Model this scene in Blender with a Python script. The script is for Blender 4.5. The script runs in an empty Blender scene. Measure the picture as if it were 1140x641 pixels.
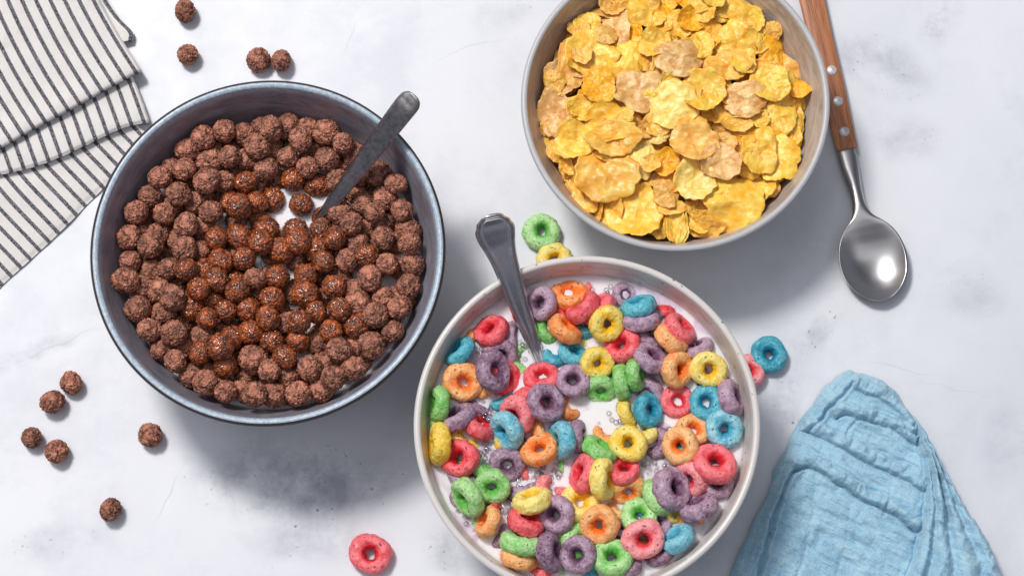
import bpy, math, random
import numpy as np
from mathutils import Vector, Matrix, Euler, noise as mn
random.seed(7); rng = np.random.default_rng(7)
sc = bpy.context.scene
COL = sc.collection
S = 0.00041                      # metres per photo pixel on the counter
PI = math.pi
# ------------------------------------------------------------------ camera
TILT = math.radians(12); DIST = 1.12
TANH = 570*S/DIST
cpos = Vector((0, -DIST*math.sin(TILT), DIST*math.cos(TILT)))
F = Vector((0, math.sin(TILT), -math.cos(TILT))); U = Vector((0, math.cos(TILT), math.sin(TILT)))
cam = bpy.data.cameras.new('camera'); camo = bpy.data.objects.new('camera', cam); COL.objects.link(camo)
camo.location = cpos; camo.rotation_euler = (TILT, 0, 0)
cam.sensor_width = 36; cam.lens = 18/TANH; cam.clip_start = .01; cam.clip_end = 50
sc.camera = camo
def W(px, py, z=0.0):
    """where the sight line through a photo pixel meets height z"""
    r = F + Vector(((px-570)/570*TANH, 0, 0)) + U*((320.5-py)/570*TANH)
    k = (z-cpos.z)/r.z
    return cpos + r*k
# ------------------------------------------------------------------ helpers
def mesh(name, v, f, mat=None, smooth=True):
    me = bpy.data.meshes.new(name); me.from_pydata([tuple(a) for a in v], [], f); me.update()
    if smooth: me.polygons.foreach_set('use_smooth', [True]*len(me.polygons))
    if mat: me.materials.append(mat)
    return me
def obj(name, me, parent=None, loc=(0,0,0), rot=(0,0,0)):
    o = bpy.data.objects.new(name, me); COL.objects.link(o)
    o.location = loc; o.rotation_euler = rot
    if parent: o.parent = parent
    return o
def tag(o, label, cat=None, group=None, kind=None):
    o['label'] = label
    if cat: o['category'] = cat
    if group: o['group'] = group
    if kind: o['kind'] = kind
    return o
def lathe(prof, n=160, wob=0.0):
    v = []; f = []
    for i in range(n):
        a = 2*PI*i/n
        for j, (r, z) in enumerate(prof):
            k = 1+wob*math.sin(2*a+1)+wob*.6*math.sin(3*a)
            v.append((r*k*math.cos(a), r*k*math.sin(a), z+wob*.02*math.sin(3*a+j*.05)))
    m = len(prof)
    for i in range(n):
        i2 = (i+1) % n
        for j in range(m-1):
            f.append((i*m+j, i2*m+j, i2*m+j+1, i*m+j+1))
    return v, f
def interp(xs, ys, x):
    return float(np.interp(x, xs, ys))
def smooth_pts(pts, n):
    """catmull-rom through points, n samples"""
    P = [np.array(p, float) for p in pts]
    P = [2*P[0]-P[1]] + P + [2*P[-1]-P[-2]]
    out = []; m = len(P)-3
    for i in range(n):
        t = i/(n-1)*m; k = min(int(t), m-1); u = t-k
        a, b, c, d = P[k:k+4]
        out.append(.5*((2*b)+(-a+c)*u+(2*a-5*b+4*c-d)*u*u+(-a+3*b-3*c+d)*u**3))
    return out
# ------------------------------------------------------------------ node helpers
class NT:
    def __init__(s, name):
        s.m = bpy.data.materials.new(name); s.m.use_nodes = True
        s.n = s.m.node_tree.nodes; s.l = s.m.node_tree.links
        s.b = s.n['Principled BSDF']; s.out = s.n['Material Output']
    def node(s, t, **kw):
        n = s.n.new(t)
        for k, v in kw.items():
            if k in n.inputs: s.set(n.inputs[k], v)
            else: setattr(n, k, v)
        return n
    def set(s, inp, v):
        if isinstance(v, bpy.types.NodeSocket): s.l.new(v, inp)
        else: inp.default_value = v
    def coord(s, kind='Object'): return s.node('ShaderNodeTexCoord').outputs[kind]
    def noise(s, vec, scale, detail=4, rough=.55, dist=0, out='Fac'):
        n = s.node('ShaderNodeTexNoise'); s.set(n.inputs['Vector'], vec)
        n.inputs['Scale'].default_value = scale; n.inputs['Detail'].default_value = detail
        n.inputs['Roughness'].default_value = rough; n.inputs['Distortion'].default_value = dist
        return n.outputs[out]
    def vor(s, vec, scale, feature='F1', out='Distance', rnd=1.0):
        n = s.node('ShaderNodeTexVoronoi'); n.feature = feature; s.set(n.inputs['Vector'], vec)
        n.inputs['Scale'].default_value = scale; n.inputs['Randomness'].default_value = rnd
        return n.outputs[out]
    def ramp(s, fac, stops, interp='LINEAR'):
        n = s.node('ShaderNodeValToRGB'); s.set(n.inputs[0], fac); r = n.color_ramp; r.interpolation = interp
        while len(r.elements) < len(stops): r.elements.new(.5)
        for e, (p, c) in zip(r.elements, stops):
            e.position = p; e.color = (c if isinstance(c, tuple) else (c, c, c))+(1,)
        return n.outputs[0]
    def mix(s, fac, a, b, mode='MIX'):
        n = s.node('ShaderNodeMix'); n.data_type = 'RGBA'; n.blend_type = mode
        def c(x): return x+(1,) if isinstance(x, tuple) else x
        s.set(n.inputs[0], fac); s.set(n.inputs[6], c(a)); s.set(n.inputs[7], c(b))
        return n.outputs[2]
    def math(s, op, a, b=0.0, c=None):
        n = s.node('ShaderNodeMath'); n.operation = op; s.set(n.inputs[0], a); s.set(n.inputs[1], b)
        if c is not None: s.set(n.inputs[2], c)
        return n.outputs[0]
    def mr(s, v, a, b, c, d, smooth=False):
        n = s.node('ShaderNodeMapRange')
        if smooth: n.interpolation_type = 'SMOOTHSTEP'
        for i, x in enumerate((v, a, b, c, d)): s.set(n.inputs[i], x)
        return n.outputs[0]
    def bump(s, h, strength, dist, normal=None):
        n = s.node('ShaderNodeBump'); s.set(n.inputs['Height'], h)
        n.inputs['Strength'].default_value = strength; n.inputs['Distance'].default_value = dist
        if normal: s.l.new(normal, n.inputs['Normal'])
        return n.outputs[0]
    def fin(s, color=None, rough=.5, normal=None, **kw):
        if color is not None: s.set(s.b.inputs['Base Color'], color+(1,) if isinstance(color, tuple) else color)
        s.set(s.b.inputs['Roughness'], rough)
        if normal: s.l.new(normal, s.b.inputs['Normal'])
        for k, v in kw.items(): s.set(s.b.inputs[k.replace('_', ' ')], v)
        return s.m
def lin(r, g, b):
    f = lambda c: ((c/255+.055)/1.055)**2.4 if c > 10 else c/255/12.92
    return (f(r), f(g), f(b))
# ------------------------------------------------------------------ materials
def mat_marble():
    t = NT('marble'); co = t.coord()
    wp = t.noise(co, 9, 5, .6, out='Color')
    wv = t.node('ShaderNodeVectorMath', operation='MULTIPLY_ADD'); t.set(wv.inputs[0], wp)
    wv.inputs[1].default_value = (.03,.03,.03); t.set(wv.inputs[2], co)
    wvec = wv.outputs[0]
    cloud = t.mr(t.noise(wvec, 6, 6, .62), .35, .7, 0, 1)
    base = t.mix(cloud, (.80,.81,.845), (.68,.70,.75))
    cloud2 = t.mr(t.noise(wvec, 22, 6, .7), .48, .74, 0, .55)
    base = t.mix(cloud2, base, (.56,.58,.64))
    def region(px, py, a, b, ang, inner=.25):
        c = W(px, py); 
        s1 = t.node('ShaderNodeVectorMath', operation='SUBTRACT'); t.set(s1.inputs[0], wvec)
        s1.inputs[1].default_value = (c.x+.015, c.y+.015, .015)
        r = t.node('ShaderNodeVectorRotate', rotation_type='Z_AXIS'); t.set(r.inputs['Vector'], s1.outputs[0]); r.inputs['Angle'].default_value = -math.radians(ang)
        m = t.node('ShaderNodeVectorMath', operation='MULTIPLY'); t.set(m.inputs[0], r.outputs[0]); m.inputs[1].default_value = (1/(a*S), 1/(b*S), 0)
        l = t.node('ShaderNodeVectorMath', operation='LENGTH'); t.set(l.inputs[0], m.outputs[0])
        return t.mr(l.outputs['Value'], inner, 1, 1, 0, True)
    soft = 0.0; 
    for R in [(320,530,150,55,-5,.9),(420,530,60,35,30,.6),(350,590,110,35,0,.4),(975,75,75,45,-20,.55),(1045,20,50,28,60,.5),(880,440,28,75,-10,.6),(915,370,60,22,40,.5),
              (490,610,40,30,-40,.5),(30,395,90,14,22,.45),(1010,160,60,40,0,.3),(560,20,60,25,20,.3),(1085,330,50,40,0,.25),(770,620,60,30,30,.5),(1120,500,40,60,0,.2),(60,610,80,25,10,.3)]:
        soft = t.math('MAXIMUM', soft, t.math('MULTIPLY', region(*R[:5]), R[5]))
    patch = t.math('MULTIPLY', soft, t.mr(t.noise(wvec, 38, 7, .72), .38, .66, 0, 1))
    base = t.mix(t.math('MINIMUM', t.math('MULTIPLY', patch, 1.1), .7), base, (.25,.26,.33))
    # dark pits inside the cloudy patches, a few stray ones elsewhere
    sp = t.mr(t.noise(co, 420, 2, .5), .63, .72, 0, 1)
    spm = t.math('MULTIPLY', sp, t.mr(t.noise(wvec, 70, 4, .7), .5, .6, 0, 1))
    spots = t.math('MULTIPLY', spm, t.mr(soft, .05, .35, 0, 1))
    base = t.mix(t.math('MULTIPLY', spots, .85), base, (.09,.09,.12))
    st = t.mr(t.vor(co, 34, out='Distance'), .012, .03, 1, 0)
    st = t.math('MULTIPLY', st, t.mr(t.noise(co, 6, 2), .5, .54, 0, 1))
    base = t.mix(t.math('MULTIPLY', st, .7), base, (.13,.13,.17))
    # hairline veins
    vein = 0.0
    for R in [(182,555,42,1.6,65,.5),(392,45,38,1.3,72,.45),(60,385,75,2,24,.4),(1010,415,60,1.2,-18,.3),(1060,440,50,1.1,-14,.25),(235,330,90,1.2,40,.15),(520,60,60,1.4,20,.3)]:
        vein = t.math('MAXIMUM', vein, t.math('MULTIPLY', region(*R[:5], inner=0), R[5]))
    base = t.mix(vein, base, (.42,.44,.52))
    r = t.mr(t.noise(co, 60, 4), .3, .7, .34, .46)
    n = t.bump(t.noise(co, 900, 3, .6), .06, .0004)
    return t.fin(base, r, n, Specular_IOR_Level=.35)
def mat_ceramic(name, kind):
    t = NT(name); co = t.coord()
    sep = t.node('ShaderNodeSeparateXYZ'); t.set(sep.inputs[0], co); z = sep.outputs['Z']
    st = t.node('ShaderNodeMapping'); t.set(st.inputs['Vector'], co); st.inputs['Scale'].default_value = (1,1,3.5)
    br = t.noise(st.outputs[0], 60, 6, .65, 1.5); fine = t.noise(co, 700, 3, .6)
    zn = t.math('ADD', z, t.math('MULTIPLY', t.math('SUBTRACT', t.noise(co, 120, 4), .5), .003))
    if kind == 'blue':
        lo = t.mix(t.mr(br, .35, .68, 0, 1), lin(124,115,124), lin(154,156,170))
        lo = t.mix(t.mr(t.noise(co, 40, 5, .7), .5, .7, 0, .7), lo, lin(142,116,120))
        hi = t.mix(t.mr(fine, .4, .65, 0, 1), lin(158,174,190), lin(190,203,214))
        c = t.mix(t.mr(zn, .0615, .0665, 0, 1, True), lo, hi)
        r = t.mr(br, .3, .7, .26, .42); spec = .5
    elif kind == 'taupe':
        c = t.mix(t.mr(br, .38, .62, 0, 1), lin(168,156,146), lin(202,192,182))
        c = t.mix(t.mr(t.noise(co, 70, 5, .7, 2), .52, .62, 0, .7), c, lin(190,166,144))
        c = t.mix(t.mr(zn, .0535, .0555, 0, 1, True), c, lin(188,187,188))
        r = .38; spec = .45
    else:
        c = t.mix(t.mr(br, .38, .62, 0, 1), lin(188,178,170), lin(214,208,202))
        c = t.mix(t.mr(zn, .0535, .058, 0, 1, True), c, lin(216,211,206))
        sp = t.mr(t.vor(co, 210), .08, .17, 1, 0)
        sp = t.math('MULTIPLY', sp, t.mr(t.noise(co, 130, 2), .47, .51, 0, 1))
        c = t.mix(t.math('MULTIPLY', sp, .85), c, lin(96,76,66))
        r = .3; spec = .5
    n = t.bump(t.noise(co, 160, 4, .6), .25, .0008)
    return t.fin(c, r, n, Specular_IOR_Level=spec)
def mat_plain(name, c, r, **kw):
    t = NT(name); return t.fin(c, r, t.bump(t.noise(t.coord(), 500, 3), .2, .0004), **kw)
def mat_ball(wet):
    t = NT('cocoa_wet' if wet else 'cocoa_dry'); co = t.coord()
    oi = t.node('ShaderNodeObjectInfo').outputs['Random']
    n1 = t.noise(co, 330, 4, .62, .8); n2 = t.noise(co, 1400, 3, .6)  # n1 also drives the colour: crevice shade painted in as darker brown
    if wet:
        c = t.mix(t.mr(n1, .36, .62, 0, 1), lin(72,27,8), lin(196,98,38))
    else:
        c = t.mix(t.mr(n1, .38, .58, 0, 1), lin(94,48,36), lin(204,134,108))
        c = t.mix(t.mr(n2, .56, .68, 0, .6), c, lin(236,190,160))
    hsv = t.node('ShaderNodeHueSaturation'); t.set(hsv.inputs['Color'], c); t.set(hsv.inputs['Value'], t.mr(oi, 0, 1, .82, 1.2))
    nb = t.bump(n2, .6, .0005, t.bump(n1, 1.0, .0018))
    if wet:
        t.l.new(t.bump(t.noise(co, 420, 2, .5), .6, .0012), t.b.inputs['Coat Normal'])
        return t.fin(hsv.outputs[0], .3, nb, Specular_IOR_Level=.6, Coat_Weight=1.0, Coat_Roughness=.07)
    return t.fin(hsv.outputs[0], t.mr(n1, .3, .7, .6, .36), nb, Specular_IOR_Level=.5)
LC = {'red': (lin(222,34,50), lin(255,132,138)), 'orange': (lin(250,124,36), lin(255,198,134)), 'yellow': (lin(248,196,28), lin(255,236,144)),
      'green': (lin(104,188,76), lin(196,236,170)), 'blue': (lin(18,138,168), lin(112,200,214)), 'pale blue': (lin(74,172,198), lin(176,226,234)), 'purple': (lin(106,66,96), lin(198,168,188)),
      'pink': (lin(240,70,86), lin(255,170,172))}
def mat_loop(name):
    deep, pale = LC[name]
    t = NT('loop_'+name.replace(' ', '_')); co = t.coord()
    oi = t.node('ShaderNodeObjectInfo').outputs['Random']
    n1 = t.noise(co, 260, 5, .65); n2 = t.noise(co, 1300, 3, .6)
    sep = t.node('ShaderNodeSeparateXYZ'); t.set(sep.inputs[0], co)
    rr = t.math('SQRT', t.math('ADD', t.math('POWER', sep.outputs['X'], 2.0), t.math('POWER', sep.outputs['Y'], 2.0)))
    core = t.mr(rr, .0028, .0048, 1, 0, True)          # the cut hole keeps the unsugared colour
    f = t.math('ADD', t.mr(n1, .32, .62, .05, .8), t.mr(n2, .42, .66, -.1, .28))
    f = t.math('ADD', f, t.mr(oi, 0, 1, -.22, .35))
    f = t.math('MULTIPLY', f, t.math('SUBTRACT', 1.0, core))
    c = t.mix(t.math('MINIMUM', t.math('MAXIMUM', f, 0.0), 1.0), deep, pale)
    pit = t.math('MULTIPLY', t.mr(t.vor(co, 620), .12, .26, 1, 0), t.mr(t.noise(co, 300, 2), .5, .58, 0, .75))
    dark = tuple(x*.35 for x in deep)
    c = t.mix(pit, c, dark)
    hgt = t.math('SUBTRACT', t.math('ADD', n1, t.math('MULTIPLY', n2, .22)), t.math('MULTIPLY', pit, .6))
    return t.fin(c, .46, t.bump(hgt, 1.0, .0013), Specular_IOR_Level=.45, Subsurface_Weight=.18, Subsurface_Radius=(1,.6,.5), Subsurface_Scale=.0015, Coat_Weight=.12, Coat_Roughness=.25)
def mat_flake(name, a, b, spotc):
    t = NT('flake_'+name); co = t.coord(); oi = t.node('ShaderNodeObjectInfo').outputs['Random']
    sh = t.node('ShaderNodeVectorMath', operation='ADD'); t.set(sh.inputs[0], co)
    cx = t.node('ShaderNodeCombineXYZ'); t.set(cx.inputs[0], oi); t.set(cx.inputs[1], t.math('MULTIPLY', oi, 3.0)); t.set(sh.inputs[1], cx.outputs[0]); v = sh.outputs[0]
    n1 = t.noise(v, 1.5, 5, .62); n2 = t.noise(v, 6, 4, .65); bl = t.vor(v, 4.2, 'SMOOTH_F1')
    c = t.mix(t.mr(n1, .36, .64, 0, 1), a, b)
    c = t.mix(t.mr(n2, .55, .72, 0, .6), c, spotc)
    hsv = t.node('ShaderNodeHueSaturation'); t.set(hsv.inputs['Color'], c); t.set(hsv.inputs['Value'], t.mr(oi, 0, 1, .94, 1.1))
    h = t.math('ADD', t.math('MULTIPLY', bl, -.8), t.math('ADD', t.math('MULTIPLY', n2, .5), n1))
    return t.fin(hsv.outputs[0], t.mr(n2, .3, .7, .42, .26), t.bump(h, .5, .0010), Specular_IOR_Level=.55, Subsurface_Weight=.08, Subsurface_Radius=(1,.65,.3), Subsurface_Scale=.001)
def mat_metal(name, c, r0, r1, scr=.2, scale=400, k=.88):
    t = NT(name); co = t.coord(); n = t.noise(co, scale, 5, .7); n2 = t.noise(co, 90, 4, .6)
    cc = t.mix(t.mr(n, .35, .7, 0, 1), c, tuple(x*k for x in c))
    return t.fin(cc, t.mr(n2, .3, .7, r0, r1), t.bump(n, scr, .0002), Metallic=1.0)
def mat_wood():
    t = NT('walnut_wood'); co = t.coord('UV')
    mp = t.node('ShaderNodeMapping'); t.set(mp.inputs['Vector'], co); mp.inputs['Scale'].default_value = (1, .06, 1)
    n = t.noise(mp.outputs[0], 520, 6, .65, .6); n2 = t.noise(mp.outputs[0], 1900, 3, .6)
    c = t.mix(t.mr(n, .35, .65, 0, 1), lin(142,82,50), lin(202,136,94))
    c = t.mix(t.mr(n2, .55, .68, 0, .75), c, lin(108,58,34))
    return t.fin(c, .42, t.bump(n2, .3, .0004), Specular_IOR_Level=.4)
def mat_stripe():
    t = NT('striped_linen'); uv = t.coord('UV')
    sep = t.node('ShaderNodeSeparateXYZ'); t.set(sep.inputs[0], uv)
    # u is counted in stripes, v in metres
    wob = t.math('MULTIPLY', t.math('SUBTRACT', t.noise(uv, 2.2, 2), .5), .08)
    fr = t.math('FRACT', t.math('ADD', sep.outputs['X'], wob))
    d = t.math('ABSOLUTE', t.math('SUBTRACT', fr, .5))
    co = t.coord()
    jag = t.math('MULTIPLY', t.math('SUBTRACT', t.noise(co, 2600, 2, .5), .5), .12)
    s = t.mr(t.math('ADD', d, jag), .135, .175, 1, 0)
    twill = t.noise(co, 2300, 2, .6)
    dark = t.mix(t.mr(twill, .47, .62, 0, 1), lin(52,52,62), lin(164,161,164))
    cream = t.mix(t.noise(co, 1500, 3), lin(214,208,204), lin(238,235,232))
    c = t.mix(s, cream, dark)
    return t.fin(c, .9, t.bump(t.math('ADD', twill, t.noise(co, 180, 3)), .55, .0006), Specular_IOR_Level=.15, Sheen_Weight=.15)
def mat_muslin():
    t = NT('blue_muslin'); co = t.coord()
    r = t.node('ShaderNodeVectorRotate', rotation_type='Z_AXIS'); t.set(r.inputs['Vector'], co); r.inputs['Angle'].default_value = math.radians(28)
    w1 = t.node('ShaderNodeTexWave', wave_type='BANDS'); w1.bands_direction = 'X'; t.set(w1.inputs['Vector'], r.outputs[0]); w1.inputs['Scale'].default_value = 330; w1.inputs['Distortion'].default_value = 2.5; w1.inputs['Detail Scale'].default_value = 60
    w2 = t.node('ShaderNodeTexWave', wave_type='BANDS'); w2.bands_direction = 'Y'; t.set(w2.inputs['Vector'], r.outputs[0]); w2.inputs['Scale'].default_value = 330; w2.inputs['Distortion'].default_value = 2.5; w2.inputs['Detail Scale'].default_value = 60
    weave = t.math('MULTIPLY', w1.outputs['Fac'], w2.outputs['Fac'])
    m1 = t.node('ShaderNodeMapping'); t.set(m1.inputs['Vector'], r.outputs[0]); m1.inputs['Scale'].default_value = (1, .16, 1)
    m2 = t.node('ShaderNodeMapping'); t.set(m2.inputs['Vector'], r.outputs[0]); m2.inputs['Scale'].default_value = (.16, 1, 1)
    th = t.math('ADD', t.noise(m1.outputs[0], 1500, 2, .5), t.noise(m2.outputs[0], 1500, 2, .5))
    n = t.math('ADD', t.math('MULTIPLY', t.noise(co, 1300, 4, .65), .4), t.math('MULTIPLY', t.math('SUBTRACT', th, .45), .65))
    tone = t.noise(co, 90, 5, .65)
    c = t.mix(t.mr(tone, .35, .65, 0, 1), lin(112,174,206), lin(158,206,228))
    c = t.mix(t.math('MULTIPLY', t.mr(t.math('ADD', t.math('MULTIPLY', weave, .4), n), .35, .75, 0, 1), .6), c, lin(206,230,240))
    h = t.math('ADD', t.math('MULTIPLY', weave, .25), t.math('ADD', n, t.math('MULTIPLY', t.noise(co, 380, 4, .6), 1.2)))
    return t.fin(c, .92, t.bump(h, .8, .0006), Specular_IOR_Level=.08, Sheen_Weight=.15, Subsurface_Weight=.35, Subsurface_Radius=(.5,.8,1), Subsurface_Scale=.0012)
def mat_milk(name, tint):
    t = NT(name); co = t.coord()
    n = t.noise(co, 55, 5, .6, 1.0)
    c = t.mix(t.mr(n, .5, .68, 0, 1), lin(244,240,243), tint)
    return t.fin(c, .16, t.bump(t.noise(co, 260, 2), .12, .001), Specular_IOR_Level=.5, Subsurface_Weight=.6, Subsurface_Radius=(1,.9,.8), Subsurface_Scale=.003)
def mat_bubble():
    t = NT('bubble_film'); t.n.remove(t.b)
    lw = t.node('ShaderNodeLayerWeight'); lw.inputs[0].default_value = .35
    tr = t.node('ShaderNodeBsdfTransparent'); t.set(tr.inputs[0], t.mix(t.mr(lw.outputs['Facing'], .35, .95, 0, 1), (.95,.94,.96), (.22,.18,.22)))
    gl = t.node('ShaderNodeBsdfGlossy'); gl.inputs['Roughness'].default_value = .03
    mx = t.node('ShaderNodeMixShader'); t.set(mx.inputs[0], t.mr(lw.outputs['Fresnel'], 0, 1, .10, .6)); t.l.new(tr.outputs[0], mx.inputs[1]); t.l.new(gl.outputs[0], mx.inputs[2])
    t.l.new(mx.outputs[0], t.out.inputs['Surface']); return t.m

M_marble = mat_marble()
M_blue = mat_ceramic('blue_glaze', 'blue'); M_taupe = mat_ceramic('taupe_glaze', 'taupe'); M_cream = mat_ceramic('cream_glaze', 'cream')
M_rimdark = mat_plain('bare_clay_edge', lin(58,48,50), .4)
M_dry, M_wet = mat_ball(False), mat_ball(True)
M_loop = {k: mat_loop(k) for k in LC}
M_fl = {'y': mat_flake('golden', lin(250,178,40), lin(255,220,98), lin(255,236,164)), 'd': mat_flake('deep_yellow', lin(248,158,18), lin(254,198,50), lin(255,226,120)),
        't': mat_flake('toasted', lin(236,162,66), lin(252,206,112), lin(255,228,168)), 'p': mat_flake('pale', lin(252,202,84), lin(255,230,140), lin(255,244,204)),
        'm': mat_flake('mixed', lin(242,164,52), lin(254,208,98), lin(255,232,160)), 'b': mat_flake('browned', lin(216,152,80), lin(248,206,136), lin(255,230,178))}
M_dark = mat_metal('worn_dark_steel', (.43,.40,.405), .28, .5, .3, 420, .5)
M_pewter = mat_metal('aged_pewter', (.74,.70,.71), .18, .3, .05, 700)
M_steel = mat_metal('brushed_steel', (.56,.54,.53), .27, .3, .0, 90)
M_rivet = mat_plain('pale_rivet', lin(208,204,204), .35, Metallic=.3)
M_wood = mat_wood(); M_stripe = mat_stripe(); M_muslin = mat_muslin()
M_milk1 = mat_milk('milk_cocoa', lin(226,206,206)); M_milk2 = mat_milk('milk_rainbow', lin(206,184,206)); M_bub = mat_bubble()
# ------------------------------------------------------------------ counter
g = obj('countertop', mesh('countertop', [(-2,-2,-.03),(2,-2,-.03),(2,2,-.03),(-2,2,-.03),(-2,-2,0),(2,-2,0),(2,2,0),(-2,2,0)],
        [(3,2,1,0),(4,5,6,7),(0,1,5,4),(1,2,6,5),(2,3,7,6),(3,0,4,7)], M_marble, False)); tag(g, 'white marble countertop with grey clouding', kind='structure')
# ------------------------------------------------------------------ bowls
def bowl(name, label, px, py, Rpx, h, f, p, mat, wall=5.0, rimmat=None, footmat=None):
    c = W(px, py, h); R = Rpx*S*(DIST-h)/DIST
    th = wall*S
    prof_out = []; N = 40
    rr = lambda k: f+(1-f)*k**p
    prof = [(0.0, .004), (R*f*.78, .004), (R*f*.82, .0), (R*f*.92, .0), (R*f*.96, .004)]
    for i in range(N+1):
        k = (i/N)**1.6
        prof.append((R*rr(k) if i else R*f, .006+(h-.006-th*.45)*k))
    ro = prof[-1][0]; zc = prof[-1][1]
    for i in range(1, 8):
        a = PI*i/8; prof.append((ro-th*.5+th*.5*math.cos(a), zc+th*.45*math.sin(a)))
    inn = []
    for i in range(N+1):
        k = (1-i/N)**1.6
        inn.append((max(R*rr(k)-th, 0), .012+(zc-.012)*k))
    prof += inn; prof.append((0.0, .0115))
    v, fc = lathe(prof, 200, .0015)
    root = obj(name, mesh(name, v, fc, mat), loc=(c.x, c.y, 0)); tag(root, label, 'bowl', 'cereal bowls')
    if rimmat:
        pr = []
        for i in range(13):
            a = -PI*.35+PI*.85*i/12; pr.append((ro-th*.5+(th*.5+.0003)*math.cos(a), zc+(th*.45+.0003)*math.sin(a)))
        pr = [q for q in pr if q[0] > ro-th*.34]
        v, fc = lathe(pr, 200, .0015)
        e = obj('rim', mesh('rim', v, fc, rimmat), root); e['label'] = 'dark bare edge line round the blue rim'
    def rin(z):
        k = max(0, (z-.012)/(zc-.012)); return R*rr(k)-th
    return c, R, rin
H1, H2, H3 = .068, .056, .060
c1, R1, rin1 = bowl('cereal_bowl', 'blue grey glazed bowl filled with chocolate cereal balls', 298, 278.5, 197.5, H1, .40, .30, M_blue, 8, M_rimdark)
c2, R2, rin2 = bowl('cereal_bowl', 'taupe grey bowl heaped with yellow corn flakes', 752, 112, 174.5, H2, .42, .33, M_taupe, 7)
c3, R3, rin3 = bowl('cereal_bowl', 'cream speckled bowl of rainbow cereal loops in milk', 653.5, 472, 190.5, H3, .42, .20, M_cream, 7.5)
def disc(name, c, r, z, mat, label):
    v = [(0,0,0)]; f = []; n = 120; rings = 24
    for k in range(1, rings+1):
        for i in range(n):
            a = 2*PI*i/n; q = r*k/rings
            zz = .0002*mn.noise(Vector((q*math.cos(a)*90, q*math.sin(a)*90, 3)))
            if k == rings: zz += .0009
            elif k == rings-1: zz += .0001
            v.append((q*math.cos(a), q*math.sin(a), zz))
    for i in range(n):
        f.append((0, 1+i, 1+(i+1) % n))
        for k in range(rings-1):
            a = 1+k*n+i; b = 1+k*n+(i+1) % n; f.append((a, a+n, b+n, b))
    # closed below so the milk is a body, following the bowl down a little
    base = len(v)
    for i in range(n):
        a = 2*PI*i/n; v.append((r*.965*math.cos(a), r*.965*math.sin(a), -.006))
    for i in range(n):
        a = 1+(rings-1)*n+i; b = 1+(rings-1)*n+(i+1) % n; f.append((a, base+i, base+(i+1) % n, b))
    f.append(tuple(base+n-1-i for i in range(n)))
    o = obj(name, mesh(name, v, f, mat), loc=(c.x, c.y, z)); tag(o, label, 'milk', None, 'stuff'); return o
Z1 = H1-.0265; Z3 = H3-.0150
disc('milk', c1, rin1(Z1-.0018)+.0008, Z1-.0018, M_milk1, 'white milk showing between chocolate balls in the blue bowl')
disc('milk', c3, rin3(Z3)+.0008, Z3, M_milk2, 'white milk under the rainbow loops in the cream bowl')
# ------------------------------------------------------------------ labels that single one out
NUM = ['zero','one','two','three','four','five','six','seven','eight','nine','ten','eleven','twelve']
ORD = ['first','second','third','fourth','fifth','sixth','seventh','eighth','ninth','tenth','eleventh','twelfth']
def clock(dx, dy):
    a = math.degrees(math.atan2(dx, dy)) % 360; h = int(round(a/30)) % 12
    return NUM[12 if h == 0 else h]+" o'clock"
def unique_labels(items, centre, R, desc, ringnames, where):
    """items: (obj, x, y, look)."""
    cells = {}
    for o, x, y, look in items:
        dx, dy = x-centre[0], y-centre[1]; q = math.hypot(dx, dy)/R
        ring = 0 if q > ringnames[0][1] else 1 if q > ringnames[1][1] else 2
        if ring == 2 and q < .14: key = (look, ringnames[2][0], '')
        else: key = (look, ringnames[ring][0], ' at '+clock(dx, dy))
        cells.setdefault(key, []).append((x, y, o))
    for (look, rn, ck), L in cells.items():
        basel = f"{look} {desc} {rn}{ck}{where}"
        if len(L) == 1: L[0][2]['label'] = basel; continue
        xs = [a[0] for a in L]; ys = [a[1] for a in L]
        horiz = max(xs)-min(xs) >= max(ys)-min(ys)
        L.sort(key=(lambda a: a[0]) if horiz else (lambda a: -a[1]))
        n = len(L)
        for i, a in enumerate(L):
            w = ('leftmost' if horiz else 'topmost') if i == 0 else ('rightmost' if horiz else 'lowest') if i == n-1 else f"{ORD[i]} from {'left' if horiz else 'top'}"
            a[2]['label'] = f"{basel}, {w} of {NUM[n] if n < 13 else n}"
# ------------------------------------------------------------------ cocoa balls
C1 = [(468,257,0),(398,275,0),(533,268,1),(585,240,1),(620,258,0),(345,308,0),(578,312,0),(420,352,0),(485,342,0),(540,350,1),(338,380,0),(603,380,0),(280,360,1),(260,408,0),(415,420,0),(465,420,1),(535,422,2),(223,460,0),(322,462,0),(370,485,1),(485,485,2),(520,508,2),(570,490,2),(620,470,2),(180,515,0),(425,515,0),(272,525,0),(345,562,0),(205,575,1),(255,585,1),(150,595,0),(440,600,2),(515,595,2),(600,575,2),(310,600,1),(230,625,0),(340,640,0),(590,620,2),(385,640,1),(630,320,1)]
C2 = [(42,257,0),(95,240,0),(155,240,1),(213,262,0),(135,290,0),(10,310,0),(270,300,0),(75,330,0),(155,345,1),(217,348,0),(265,360,1),(30,382,0),(105,408,2),(183,425,2),(45,470,2),(132,490,2),(380,395,0),(440,430,0),(330,400,1),(250,480,1),(335,485,0),(405,470,1),(372,525,0),(460,515,0),(0,510,2),(40,575,2),(115,580,2),(210,535,3),(200,575,2),(295,560,0),(400,600,0),(480,575,1),(240,605,2),(485,620,0),(320,620,1),(185,635,2),(125,620,2),(20,610,2),(70,640,2)]
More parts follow.
